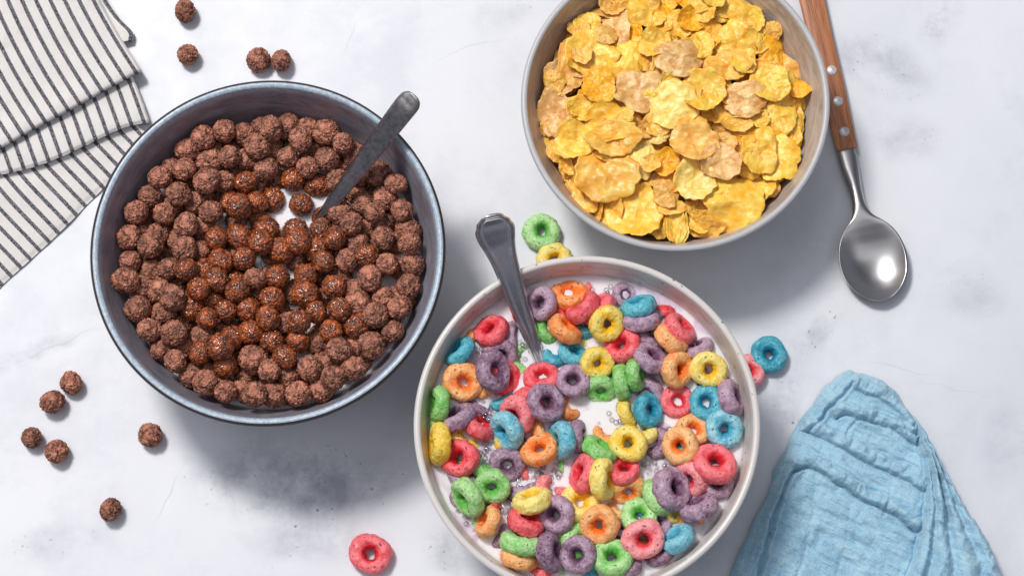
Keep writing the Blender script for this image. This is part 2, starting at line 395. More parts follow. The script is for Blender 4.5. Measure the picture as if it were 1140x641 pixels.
C3 = [(150,5,0),(230,30,0),(340,15,0),(390,35,1),(160,60,0),(445,5,2),(530,55,2),(455,65,2),(600,15,2),(285,90,0),(345,95,2),(395,90,3),(150,128,0),(205,140,1),(570,120,0),(635,115,2),(440,125,2),(500,125,3),(255,158,0),(390,155,2),(510,160,2),(300,185,0),(185,215,0),(360,205,2),(470,220,2),(540,215,2),(620,185,2),(270,230,1),(415,250,2),(610,250,2),(225,285,0),(305,300,0),(485,310,2),(550,290,2),(395,310,1),(620,320,2),(265,345,1),(390,360,2),(310,388,0),(470,395,2),(560,380,0),(615,415,0),(360,430,1),(405,455,0),(475,487,0),(525,480,1),(570,497,0),(625,490,0),(460,345,2),(230,100,1),(430,185,3)]
C4 = [(15,15,2),(65,45,2),(130,30,2),(200,20,0),(260,15,0),(205,70,2),(285,60,0),(345,50,3),(410,70,0),(495,70,0),(480,20,0),(320,10,1),(15,110,2),(75,115,2),(150,110,2),(355,120,0),(240,145,2),(310,160,1),(480,140,0),(60,190,2),(150,170,3),(400,180,0),(450,210,0),(35,250,2),(180,225,2),(262,220,2),(315,200,1),(370,240,0),(90,260,1),(130,265,2),(230,290,2),(315,270,2),(428,288,0),(40,322,2),(125,320,2),(180,325,1),(360,335,0),(258,355,0),(80,375,2),(163,410,0),(300,412,0),(210,390,1),(30,415,0),(90,435,1),(240,445,0),(200,470,0),(60,500,0),(125,490,0),(265,395,1),(100,350,3)]
balls = []
for L, ox, oy in ((C1,90,60),(C2,290,60),(C3,90,270),(C4,290,270)):
    for x, y, k in L:
        X, Y = ox+x/2.914, oy+y/2.914
        if any(math.hypot(X-b[0], Y-b[1]) < 11 for b in balls): continue
        balls.append([X, Y, k])
BR = 13.6*S
def ball_mesh(seed, r):
    bm_ = bpy.data.meshes.new('cereal_ball'); import bmesh
    b = bmesh.new(); bmesh.ops.create_icosphere(b, subdivisions=5, radius=1)
    o = Vector((seed*7.3, seed*3.1, seed*5.7)); sx, sy, sz = (random.uniform(.9,1.08) for _ in range(3))
    for v in b.verts:
        p = v.co.copy()
        d = .07*mn.noise(p*1.3+o)+.055*mn.noise(p*3.2+o)
        rid = 1-abs(mn.noise(p*4.6+o*1.7)); rid2 = 1-abs(mn.noise(p*8.5+o*.7))
        d += -.15*max(0, rid-.78)/.22 -.10*max(0, rid2-.75)/.25 + .05*mn.noise(p*11+o)+.035*mn.noise(p*22+o)
        v.co = Vector((p.x*sx, p.y*sy, p.z*sz))*(1+d)*r
    b.to_mesh(bm_); b.free(); bm_.polygons.foreach_set('use_smooth', [True]*len(bm_.polygons)); bm_.materials.append(M_dry)
    return bm_
BM = [ball_mesh(i+1, BR*1.03) for i in range(9)]
P = []
for X, Y, k in balls:
    # the pile stands highest at the wall and sinks to the open milk
    q = math.hypot(X-338, Y-222)/60
    hh = min(1.0, max(0.0, (q-.55)/1.6))
    z = Z1+.0008+hh*.0085
    if k in (1, 3): z -= .0035
    w = W(X, Y, z); P.append([w.x, w.y, z])
P = np.array(P); A = P.copy()
def gap_fill():
    out = []
    for t in range(4000):
        a = random.uniform(0, 2*PI); r = rin1(Z1)*math.sqrt(random.random())*.96
        x, y = c1.x+r*math.cos(a), c1.y+r*math.sin(a)
        if (Vector((x, y))-W(335, 232, Z1).xy).length < 40*S: continue
        d = np.hypot(P[:,0]-x, P[:,1]-y).min()
        if d < BR*.74: continue
        if any(math.hypot(x-b[0], y-b[1]) < BR*1.5 for b in out): continue
        out.append([x, y, Z1+.0005])
    return out
ex = gap_fill(); print('extra balls', len(ex))
kinds = [b[2] for b in balls]+[1]*len(ex)
if ex: P = np.vstack([P, np.array(ex)]); A = P.copy()
for it in range(60):
    D = P[:,None,:]-P[None,:,:]; dist = np.sqrt((D**2).sum(2))+1e-9; np.fill_diagonal(dist, 9)
    ov = np.maximum(0, 2*BR*.93-dist)
    dirv = D/dist[:,:,None]; push = (dirv*ov[:,:,None]*.28)
    push[:,:,:2] *= .35; P += push.sum(1)
    P[:,:2] += (A[:,:2]-P[:,:2])*.2; P[:,2] += (A[:,2]-P[:,2])*.04
    P[:,2] = np.clip(P[:,2], Z1-.003, H1-.006)
    for i in range(len(P)):
        v = P[i,:2]-np.array([c1.x, c1.y]); l = np.hypot(*v); m = rin1(P[i,2])-BR*.98
        if l > m: P[i,:2] = np.array([c1.x, c1.y])+v/l*m
items = []
for i, (p, k) in enumerate(zip(P, kinds)):
    o = obj('cereal_ball', BM[i % 9], loc=tuple(p), rot=(random.uniform(0,6.28), random.uniform(0,6.28), random.uniform(0,6.28)))
    s = random.uniform(.9, 1.08)*(1.06 if i % 7 == 0 else 1); o.scale = (s, s, s)
    wet = k in (2, 3)
    o.material_slots[0].link = 'OBJECT'; o.material_slots[0].material = M_wet if wet else M_dry
    o['category'] = 'cereal ball'; o['group'] = 'chocolate balls in the blue bowl'
    items.append((o, p[0], p[1], 'glossy wet' if wet else 'dry matte' if k == 0 else 'sunken matte'))
unique_labels(items, (c1.x, c1.y), rin1(Z1), 'chocolate ball', [('against the wall', .80), ('midway out', .45), ('near the middle', 0)], '')
for i, (X, Y, lb, s) in enumerate([(206,12,'stray chocolate ball at the top edge above another one',1),(209,61,'stray chocolate ball on marble, upper left above the blue bowl rim',.95),
        (288,67,'left one of two touching chocolate balls above the blue bowl',.98),(313,67.5,'right one of two touching chocolate balls above the blue bowl',.96),
        (79,426,'uppermost of four scattered chocolate balls left of the blue bowl',.94),(58,447,'second from top of four scattered chocolate balls at left',1.02),
        (35,487,'leftmost stray chocolate ball on the marble',.92),(63,502,'lowest of four clustered stray chocolate balls at left',.93),
        (167,484,'lone chocolate ball on marble just below the blue bowl left side',1.04),(123,567,'lone chocolate ball nearest the bottom left of the marble',.97)]):
    r = BR*s; w = W(X, Y, r)
    o = obj('cereal_ball', BM[(i*2+1) % 9], loc=(w.x, w.y, r*.96), rot=(i*1.3, i*2.1, i)); o.scale = (s*.93, s*1.03, s)
    o.material_slots[0].link = 'OBJECT'; o.material_slots[0].material = M_dry
    tag(o, lb, 'cereal ball', 'stray chocolate balls on the marble')
# ------------------------------------------------------------------ cereal loops
def loop_mesh(seed):
    n, m = 72, 36; v = []; f = []; o = Vector((seed*3.7, seed*9.1, seed*1.3))
    ex_ = random.uniform(.96, 1.05)
    for i in range(n):
        a = 2*PI*i/n
        Rm = 12.9*(1+.09*mn.noise(Vector((math.cos(a), math.sin(a), 0))*1.1+o)); ra = 8.0*(1+.2*mn.noise(Vector((math.cos(a), math.sin(a), 5))*1.4+o)); rb = 8.6*(1+.1*mn.noise(Vector((math.cos(a), math.sin(a), 9))*1.4+o))
        for j in range(m):
            b = 2*PI*j/m; cb, sb = math.cos(b), math.sin(b)
            sq = lambda c: math.copysign(abs(c)**.86, c)
            p = Vector(((Rm+ra*sq(cb))*math.cos(a)*ex_, (Rm+ra*sq(cb))*math.sin(a)/ex_, rb*sq(sb)))
            nn = Vector((cb*math.cos(a), cb*math.sin(a), sb))
            d = .9*mn.noise(p*.14+o)+.6*mn.noise(p*.33+o)+.5*mn.noise(p*.7+o)
            pit = mn.noise(p*.5+o*2); d -= 1.0*max(0, pit-.42)/.3
            v.append((p+nn*d)*S)
    for i in range(n):
        for j in range(m):
            f.append((i*m+j, ((i+1) % n)*m+j, ((i+1) % n)*m+(j+1) % m, i*m+(j+1) % m))
    return mesh('cereal_loop', v, f, M_loop['red'])
LM = [loop_mesh(i+1) for i in range(8)]
def put_loop(x, y, col, d, tilt, az, z, i):
    o = obj('cereal_loop', LM[i % 8]); w = W(x, y, z)
    q = Vector((0,0,1)).rotation_difference(Vector((math.sin(math.radians(tilt))*math.cos(math.radians(az)), math.sin(math.radians(tilt))*math.sin(math.radians(az)), math.cos(math.radians(tilt)))))
    o.rotation_mode = 'QUATERNION'; o.rotation_quaternion = q @ Euler((0,0,i*1.7)).to_quaternion()
    s = d/41.2; o.location = (w.x, w.y, z); o.scale = (s, s, s)
    o.material_slots[0].link = 'OBJECT'; o.material_slots[0].material = M_loop[col]
    o['category'] = 'cereal loop'
    return o
r_, o_, y_, g_, b_, l_, p_, k_ = 'red','orange','yellow','green','blue','pale blue','purple','pink'
# x, y, colour, diameter, tilt of the axis, direction the top face leans to, layer
LOOPS = [(546.7,369,r_,38,38,140,1.2),(573,377,p_,38,62,0,0.1),(512,391,b_,36,62,140,1.2),(528,400,g_,34,30,90,0),(583,400,g_,38,12,0,-.1),(564,346,o_,30,20,0,0),
 (602.5,338,p_,36,30,180,1.0),(633.5,319,o_,41,36,100,1.5),(664,315,r_,33,20,0,.35),(629,345,r_,34,50,0,.3),(648,341,r_,41,66,135,1.5),(666,344,r_,41,62,130,1.9),
 (675.6,360,y_,38,28,-60,2.2),(693,335,o_,28,30,0,0),(697,322,p_,28,12,0,0),(731,330,b_,38,45,70,.6),(711,342,b_,40,66,110,2.0),(714,356,p_,39,60,95,1.7),
 (693,385,r_,41,34,150,1.8),(629,366,o_,39,58,50,1.3),(610,369,g_,30,50,30,.4),(619,394,b_,34,30,90,.9),(638,394,b_,32,42,60,.9),(657,380,y_,34,30,0,.0),
 (665,404,y_,36,20,-40,1.7),(724,379,p_,39,60,40,1.5),(724,398,p_,38,48,45,2.1),(748,377,o_,40,60,45,1.5),(756,366,r_,38,60,40,1.5),(768,363,p_,36,40,50,.7),
 (777,388,p_,33,62,115,1.2),(788.5,411,y_,39.5,16,-80,2.3),(754,411,o_,39,40,-15,2.2),(732,422,r_,30,10,0,.1),(722,457,b_,36,34,10,1.4),(753.5,447,r_,37,8,0,.7),
 (786,448,b_,37.5,14,180,1.6),(814.5,443,p_,41,66,15,2.5),(806,477,l_,41,14,-70,1.9),(771.5,480,o_,39,22,60,1.1),(757.5,496,o_,40,22,200,2.3),(740,475,r_,22,30,0,.2),
 (795,516.5,r_,46,26,75,2.3),(771,531,k_,42,48,215,1.1),(729,493,p_,36,38,170,.5),(733,522,p_,36,20,170,-.1),(516,425,o_,43,12,-60,1.9),(548,413,p_,43,40,10,2.3),
 (562,420,r_,40,34,-20,.9),(488.5,450,g_,38,74,178,2.5),(509.6,465,p_,39,62,125,2.1),(536,450,p_,34,40,60,.2),(534,474,r_,37,58,50,1.0),(518,486,y_,40,30,30,.8),
 (484,494,y_,44,76,182,2.6),(512,510,r_,42,28,160,2.3),(558,446,b_,30,55,120,.2),(563,480,l_,42,60,215,1.2),(575,461,k_,42,46,215,1.5),(588,450,r_,40,52,215,1.1),
 (552,490,y_,36,58,200,.2),(565,517,p_,38,22,-90,.7),(536,517,g_,36,55,45,.9),(601,500,o_,39,32,120,1.7),(607,480,o_,34,45,30,.7),(604,420,r_,40,32,100,1.4),
 (606.8,448,p_,41,20,0,2.7),(637.4,424,p_,38,14,90,2.1),(669,433,g_,33,46,-90,1.0),(693,425,g_,38,74,5,2.0),(708,417,g_,36,72,0,2.6),(671,449,r_,32,15,0,-.1),
 (700,460,y_,34,65,20,.3),(680,463,y_,20,20,0,-.1),(633,454,o_,30,50,40,.4),(625,490,l_,42,66,190,2.0),(643.5,485,p_,35,74,5,1.8),(668,501,g_,40,64,55,2.3),
 (675,483,o_,34,30,60,.7),(699.6,494,y_,39.5,14,160,2.2),(650.5,527,r_,42,60,170,2.4),(672,532,y_,43,66,-5,2.5),(694,524,r_,36,32,90,1.0),(699,545,o_,38,42,-80,.8),
 (631,519,g_,26,30,0,-.1),(548,541,g_,38,26,-100,1.4),(521,553,g_,42,66,215,2.1),(509,558,p_,34,40,0,0),(588,523,r_,32,40,10,.3),(611,521,p_,26,40,0,.0),
 (583,545,p_,36,60,100,.3),(593,556,y_,43,62,105,1.8),(619.5,572.5,p_,39,30,190,2.3),(543,580,o_,34,60,160,.9),(555,596,p_,34,55,155,.1),(585,581,r_,42,62,65,1.2),
 (582,604,g_,46,68,80,1.9),(579,620,o_,40,60,75,.9),(612,614,p_,44,64,10,1.6),(629,543,k_,32,45,90,.3),(645,560,y_,42,24,60,1.0),(644,617,p_,40,22,190,2.4),
 (645,601,g_,40,20,0,1.1),(674,559,r_,32,20,0,.0),(667,584,o_,42,26,-130,2.0),(690,568,o_,32,50,60,.3),(732,553,g_,42,62,30,1.5),(719,562,b_,34,30,0,.4),
 (748.5,544,p_,46,40,15,2.3),(754,600,l_,38,60,130,1.6),(711,575,g_,40,24,100,1.0),(716,599,k_,43.5,12,-90,2.3),(711,617,o_,36,30,-90,.7),(681,620,g_,43,22,90,2.2),
 (664,634,b_,34,40,0,.4),(778,565,p_,43,66,115,2.3),(750,573,y_,17,25,0,1.2),(630,628,g_,30,30,0,.4),(768,445,r_,28,20,0,-.2),(693,548,r_,26,20,0,-.1),(700,440,o_,26,10,0,-.2),
 (592,393,p_,24,10,0,-.2),(704,395,p_,24,20,0,.2),(647,332,r_,26,20,0,0),(578,436,b_,24,15,0,-.2),(745,533,k_,22,15,0,-.3)]
items = []; lo = []
lr = random.Random(5); open_milk = [(655,455,24),(702,322,16),(548,598,14),(742,432,12),(690,352,8),(762,540,8),(583,402,10)]
cand = []
for k in range(6000):
    a = lr.uniform(0, 2*PI); r = 166*math.sqrt(lr.random()); x = 653+r*math.cos(a); y = 480-r*math.sin(a)*.975
    if y > 650 or any(math.hypot(x-q[0], y-q[1]) < q[2]+8 for q in open_milk): continue
    if min(math.hypot(x-q[0], y-q[1]) for q in LOOPS) < 19: continue
    LOOPS.append((x, y, lr.choice([r_,o_,y_,g_,b_,p_,p_,k_,g_]), lr.uniform(32,38), lr.uniform(10,65), lr.uniform(0,360), lr.uniform(.25,.9))); cand.append(1)
print('extra loops', len(cand))
for i, (x, y, c, d, t, a, L) in enumerate(LOOPS):
    lo.append(put_loop(x, y, c, d, t, a, Z3+(-.0030+L*.0026), i))
bpy.context.view_layer.update()
ringp = [Vector((12.9*S*math.cos(q*PI/5), 12.9*S*math.sin(q*PI/5), 0)) for q in range(10)]
LP = np.array([[tuple(o.rotation_quaternion @ (p*o.scale.x)) for p in ringp] for o in lo]); LR = np.array([8.1*S*o.scale.x for o in lo])
T0 = np.array([tuple(o.location) for o in lo]); T = T0.copy(); nL = len(lo)
for it in range(45):
    Q = (LP+T[:,None,:]).reshape(-1, 3); rr_ = np.repeat(LR, 10); own = np.repeat(np.arange(nL), 10)
    D = Q[:,None,:]-Q[None,:,:]; dist = np.sqrt((D**2).sum(2))+1e-9; ov = np.maximum(0, (rr_[:,None]+rr_[None,:])*.84-dist); ov[own[:,None] == own[None,:]] = 0
    pu = (D/dist[:,:,None]*ov[:,:,None]).sum(1).reshape(nL, 10, 3).sum(1)*.05
    rank = np.sign(T0[own,2][:,None]-T0[own,2][None,:]+1e-6*(own[:,None]-own[None,:])); pz = (ov*rank).sum(1).reshape(nL, 10).sum(1)*.035
    pu[:,:2] *= .5; pu[:,2] = pz; T += np.clip(pu, -.0008, .0008); T[:,:2] += (T0[:,:2]-T[:,:2])*.3; T[:,2] += (T0[:,2]-T[:,2])*.07
    T[:,2] = np.clip(T[:,2], T0[:,2]-.0016, T0[:,2]+.0045)
    for i in range(nL):
        v = T[i,:2]-np.array([c3.x, c3.y]); l = np.hypot(*v); m_ = rin3(Z3)-lo[i].scale.x*(20.5 if LOOPS[i][4] < 50 else 10)*S
        if l > m_: T[i,:2] = np.array([c3.x, c3.y])+v/l*m_
for i, (o, (x, y, c, d, t, a, L)) in enumerate(zip(lo, LOOPS)):
    # keep the same spot in the picture plane when a loop was lifted
    w_ = W(x, y, T[i,2])-W(x, y, T0[i,2]); o.location = (T[i,0]+w_.x, T[i,1]+w_.y, T[i,2]); o['group'] = 'rainbow loops in the cream bowl'
    pose = 'half sunk' if L < .45 else 'flat' if t < 30 else 'tilted' if t < 58 else 'on-edge'
    items.append((o, o.location.x, o.location.y, f'{pose} {c}'))
unique_labels(items, (c3.x, c3.y), rin3(Z3), 'loop', [('by the rim', .72), ('midway out', .36), ('near the middle', 0)], '')
for i, (x, y, c, d, t, a, z, lb) in enumerate([(603,258,g_,42,0,0,.0034,'pale green loop lying on marble between the upper spoon tip and corn flakes'),(617,289,y_,38,5,0,.0034,'yellow loop on marble half hidden behind the cream bowl rim'),
     (855.5,395,b_,41,0,0,.0034,'teal loop lying on marble right of the cream bowl'),(832,414,k_,40,8,40,.0036,'red loop tucked under the teal loop beside the cream bowl'),(412.5,616,r_,45,0,0,.0038,'lone red loop on marble between the two bowls at the bottom')]):
    tag(put_loop(x, y, c, d, t, a, z, i+3), lb, 'cereal loop', 'stray loops on the marble')
# bubbles on the milk
bv = []; bf = []
def bub(x, y, r):
    w = W(x, y, Z3)
    base = len(bv); n, m = 12, 7
    for j in range(m+1):
        a = PI*j/m
        for i in range(n): bv.append((w.x+r*math.sin(a)*math.cos(2*PI*i/n), w.y+r*math.sin(a)*math.sin(2*PI*i/n), Z3+r*.25+r*.8*math.cos(a)))
    for j in range(m):
        for i in range(n): bf.append((base+j*n+i, base+j*n+n+i, base+j*n+n+(i+1) % n, base+j*n+(i+1) % n))
for x, y, r in [(544,466,5.5),(561,564,8),(600,529,5.5),(622,527,4),(577,582,3.5),(690,452,4.5),(686,470,3),(716,486,4.5),(533,462,4),(567,386,3.5),(740,420,4),(717,512,3.5),(570,590,4),(710,468,3.5),(563,393,3),(745,478,3.5),(760,560,4),(573,568,3)]: bub(x, y, r*S)
cl = [(565,380,22),(545,455,24),(560,560,26),(600,530,24),(700,500,26),(740,510,26),(520,560,18),(590,590,18),(735,575,26),(545,500,18),(570,395,18),(712,470,14),(740,400,18),(680,345,20),(600,560,16)]
for k in range(1500):
    cx, cy, s = random.choice(cl); x, y = random.gauss(cx, s*.7), random.gauss(cy, s*.7)
    w = W(x, y, Z3)
    if (w.xy-c3.xy).length > rin3(Z3)-.002: continue
    bub(x, y, random.choice([.9,1.2,1.5,1.9,2.8])*S)
o = obj('milk_bubbles', mesh('milk_bubbles', bv, bf, M_bub)); tag(o, 'clear milk bubbles gathered between rainbow loops', 'bubbles', None, 'stuff')
# ------------------------------------------------------------------ corn flakes
def flake_mesh(seed):
    n, m = 72, 16; o = Vector((seed*5.1, seed*2.3, seed*7.9)); v = []; f = []
    bend = random.uniform(.2, .55)*random.choice((1, 1, -1)); ba = random.uniform(0, PI)
    top = []
    def pt(a, q):
        ca, sa = math.cos(a), math.sin(a)
        out = 1+.22*mn.noise(Vector((ca, sa, 0))*1.2+o)+.11*mn.noise(Vector((ca, sa, 3))*3.5+o)+.05*mn.noise(Vector((ca, sa, 6))*9+o)
        x, y = q*out*ca, q*out*sa
        p = Vector((x, y, 0)); u = x*math.cos(ba)+y*math.sin(ba)
        z = bend*u*u+.16*mn.noise(p*1.5+o)+.07*mn.noise(p*3.6+o)+.02*mn.noise(p*8+o)
        bl = mn.noise(p*4.5+o*2); z += .05*max(0, bl-.1)
        z += .10*q**4*mn.noise(Vector((ca, sa, 2))*2.2+o)
        return x, y, z
    for side in (1, -1):
        b0 = len(v); x, y, z = pt(0, 0); v.append((x, y, z+side*.022))
        for k in range(1, m+1):
            q = k/m; th = .022*(1-.55*(q**6))
            for i in range(n):
                x, y, z = pt(2*PI*i/n, q); v.append((x, y, z+side*th))
        for i in range(n):
            t = (b0, b0+1+i, b0+1+(i+1) % n); f.append(t if side == 1 else t[::-1])
            for k in range(m-1):
                a = b0+1+k*n+i; b = b0+1+k*n+(i+1) % n; t = (a, a+n, b+n, b); f.append(t if side == 1 else t[::-1])
    T = 1+(m-1)*n; B = 1+m*n+1+(m-1)*n
    for i in range(n): f.append((T+i, B+i, B+(i+1) % n, T+(i+1) % n))
    return mesh('corn_flake', v, f, M_fl['y'])
FM = [flake_mesh(i+1) for i in range(16)]
def fc(L, ox, oy): return [(ox+a[0]/4.274, oy+a[1]/4.274)+(a[2]/4.274, a[3]/4.274)+tuple(a[4:]) for a in L]
FL = []
FL += fc([(430,55,140,60,'t',1,35,90),(540,30,80,45,'t',0),(650,55,170,140,'y',3),(740,15,90,50,'y',1),(360,130,130,150,'y',2),(485,150,140,200,'b',1,25,180),(715,100,100,120,'d',1),(680,205,150,135,'y',3),(570,155,90,100,'d',0),
 (780,120,110,140,'y',1),(365,260,235,195,'y',3),(300,290,160,220,'t',2),(545,300,190,210,'y',2),(630,300,70,80,'y',1),(800,275,210,175,'b',4),(235,370,165,175,'b',1),(415,405,155,170,'d',4),(605,435,225,195,'b',2),
 (750,390,95,85,'y',3),(190,545,170,200,'b',2,20,200),(350,520,175,110,'y',3),(460,510,80,70,'y',2),(300,610,180,110,'y',1),(460,590,240,190,'y',2),(560,580,120,130,'m',1),(690,590,120,120,'m',2),(680,330,90,95,'t',1),(770,500,225,210,'p',4)], 570, 0)
FL += fc([(20,10,60,40,'y',1),(0,60,50,80,'d',0),(170,50,130,115,'y',3),(70,115,135,130,'y',2),(115,150,125,95,'d',1),(285,50,115,120,'y',2),(395,80,160,155,'y',3),(220,160,110,130,'d',1),(345,200,200,200,'y',2),(490,190,105,165,'y',1,30,20),
 (560,240,135,185,'d',1,25,0),(450,300,115,85,'m',2,35,100),(305,310,190,140,'m',3),(500,400,180,165,'y',4),(640,430,105,200,'y',2,30,0),(600,440,50,120,'m',1),(180,430,205,200,'y',3),(25,390,95,85,'m',2),(385,470,190,165,'b',4),(545,555,155,165,'y',3),(655,600,62,125,'y',2,35,0),
 (450,565,90,90,'y',2),(280,530,95,85,'m',1),(290,600,125,70,'t',0),(380,610,155,85,'y',1),(0,200,60,100,'m',1)], 740, 0)
FL += fc([(180,15,120,80,'t',0),(300,70,195,175,'y',3),(480,60,235,165,'m',4),(210,115,90,110,'m',1),(280,190,115,85,'m',2),(450,235,295,235,'m',4),(615,150,125,200,'p',3),(560,170,70,70,'y',1),(690,30,120,110,'p',2),(730,175,125,125,'d',2),(350,330,120,165,'m',2,35,200),
 (275,300,70,245,'m',1,60,205),(215,220,50,110,'t',0,55,200),(400,380,60,165,'m',2,55,200),(450,420,115,175,'m',3,25,200),(590,410,235,245,'y',3),(740,320,120,125,'t',4),(760,385,125,75,'m',3),(700,460,120,150,'m',2),(775,480,100,160,'y',3),(650,545,160,50,'m',1,50,270),(680,250,90,80,'t',1)], 570, 140)
FL += fc([(135,80,230,175,'t',4),(290,75,95,75,'t',2),(265,170,175,165,'b',4),(370,40,150,95,'d',2),(450,120,165,220,'y',3),(545,155,185,210,'y',4),(410,205,95,95,'y',2),(140,255,190,175,'p',4),(650,60,62,115,'y',2,40,0),(500,295,100,80,'m',2),(440,260,90,60,'t',1),
 (330,370,285,255,'y',5),(160,380,120,125,'m',1),(60,490,100,165,'y',3),(200,485,140,90,'m',3,45,250),(175,530,120,85,'m',2),(340,130,90,90,'m',1),(570,15,70,60,'y',0)], 740, 140)
items = []
ZF = H2-.0185
def put_flake(X, Y, w, h, col, L, tilt, az, i, zoff=0):
    q = math.hypot(X-752, Y-112)/165
    z = ZF+.009*(1-q*q)+L*.0016+zoff; ext = max(w, h)*.42*S
    c = W(X, Y, z); o = obj('corn_flake', FM[i % 16])
    lim = rin2(z-.002)-(ext if tilt < .6 else .004); dv = Vector((c.x-c2.x, c.y-c2.y))
    if dv.length > lim: dv *= lim/dv.length; c = Vector((c2.x+dv.x, c2.y+dv.y, z))
    q = Vector((0,0,1)).rotation_difference(Vector((math.sin(tilt)*math.cos(az), math.sin(tilt)*math.sin(az), math.cos(tilt))))
    o.rotation_mode = 'QUATERNION'; flip = Euler((PI, 0, 0)).to_quaternion() if i % 3 == 0 else Euler((0, 0, 0)).to_quaternion()
    ux = 1/max(.35, math.sqrt(1-(math.sin(tilt)*math.cos(az))**2)); uy = 1/max(.35, math.sqrt(1-(math.sin(tilt)*math.sin(az))**2))
    o.rotation_quaternion = q @ flip; o.location = c
    o.scale = (w*S*.53*ux, h*S*.53*uy, (w+h)*.5*S*.5)
    o.material_slots[0].link = 'OBJECT'; o.material_slots[0].material = M_fl[col]
    o['category'] = 'corn flake'; o['group'] = 'corn flakes in the taupe bowl'
    items.append((o, c.x, c.y, {'y':'golden','d':'deep yellow','t':'toasted gold','b':'browned tan','p':'pale','m':'mottled gold'}[col]+(' upright' if tilt > .6 else '')))
for i, a in enumerate(FL):
    X, Y, w, h, col, L = a[:6]
    if len(a) > 6: tl, az = math.radians(a[6]), math.radians(a[7])
    else: tl, az = random.uniform(.02, .2), random.uniform(0, 2*PI)
    put_flake(X, Y, w, h, col, L, tl, az, i)
for k in range(90):                      # the deeper layer seen through the gaps, and the heap beyond the frame's top edge
    a = 2.39996*k; r = 138*math.sqrt((k+.5)/90)
    X, Y = 752+r*math.cos(a), 106-r*math.sin(a)*.97
    top = Y < -4
    if not top and k % 3 == 0: continue
    put_flake(X, Y, random.uniform(36,50), random.uniform(34,48), random.choice('yydmtd'), 2 if top else -1.2, random.uniform(.05,.35), random.uniform(0,6.28), k+5)
fr = random.Random(11)
for k in range(42):                      # small broken flakes lying between and on the large ones
    a = 2.39996*(k+.3); r = 148*math.sqrt((k+.5)/42)
    put_flake(752+r*math.cos(a)+fr.uniform(-7,7), 112-r*math.sin(a)*.95+fr.uniform(-7,7), fr.uniform(20,34), fr.uniform(18,30), fr.choice('yydmmt'), fr.uniform(1.5,4.2), fr.uniform(.05,.5), fr.uniform(0,6.28), k+3)
unique_labels(items, (c2.x, c2.y), rin2(ZF), 'corn flake', [('by the rim', .72), ('midway out', .36), ('near the middle', 0)], '')
# ------------------------------------------------------------------ spoons
def spoon_body(name, pts, mat, n=90, m=22, parent=None):
    """pts: (px, py, z, width_px, concave_depth_px, thickness_px, bead_px); the last point ends the shape"""
    sp = smooth_pts(pts, n)
    ctr = [W(p[0], p[1], p[2]) for p in sp]; v = []; f = []; arc = [0]
    for a, b in zip(sp, sp[1:]): arc.append(arc[-1]+math.hypot(b[0]-a[0], b[1]-a[1]))
    for i, p in enumerate(sp):
        a = ctr[max(0, i-14)]; b = ctr[min(n-1, i+14)]; tg = (b-a).normalized()
        side = tg.cross(Vector((0,0,1))).normalized(); up = side.cross(tg).normalized()
        wd = max(p[3], .3)*S*.5; dp = p[4]*S; th = max(p[5], .3)*S; bd = p[6]*S*1.7
        row = []
        for j in range(m+1):
            t = -1+2*j/m
            ed = min(p[3]*.5*(1-abs(t)), arc[i]*1.1)
            z = -dp*(1-abs(t)**2.2) - th*.25*abs(t)**6 + bd*(1.3*math.exp(-((ed-1.6)/1.0)**2)-.9*math.exp(-((ed-3.4)/.8)**2)+.55*math.exp(-((ed-5.0)/.8)**2)-.3*math.exp(-((ed-6.6)/.8)**2))
            row.append(ctr[i]+side*wd*t+up*z)
        for j in range(m+1):
            t = 1-2*j/m
            z = -dp*(1-abs(t)**2.2) - th*(1-.55*abs(t)**4)
            row.append(ctr[i]+side*wd*t*.97+up*z)
        v += row
    k = 2*(m+1)
    for i in range(n-1):
        for j in range(k): f.append((i*k+j, i*k+(j+1) % k, (i+1)*k+(j+1) % k, (i+1)*k+j))
    f.append(tuple(range(k))[::-1]); f.append(tuple((n-1)*k+j for j in range(k)))
    return v, f
# spoon standing in the cocoa bowl
zt = H1+.022
cs = [(462,106.5,zt,1,0,4,0),(461.5,107.5,zt,13,-.6,5,0),(459.5,109.5,zt-.0006,20.5,-1,6,0),(455,114,zt-.0018,25.5,-1.2,6.5,0),(445,126,zt-.005,26,-1.4,6.5,0),(420,159,H1+.0045,23,-1.4,6,0),(395,192,H1-.007,19.5,-1.4,6,0),(372,222,H1-.017,15,-1.5,5,0),(355,243,H1-.0245,9.5,-1.2,5,0),(346,255,Z1-.002,7,-1,5,0),
      (335,270,Z1-.010,9,0,5,0),(322,287,Z1-.0175,30,3,4,0),(307,307,Z1-.021,50,9,4,0),(292,327,Z1-.021,44,8,4,0),(283,340,Z1-.019,12,2,3,0)]
v, f = spoon_body('spoon', cs, M_dark, 140)
sp = obj('spoon', mesh('spoon', v, f, M_dark)); tag(sp, 'dark worn steel spoon with plain tapered handle in the chocolate cereal', 'spoon', 'spoons')
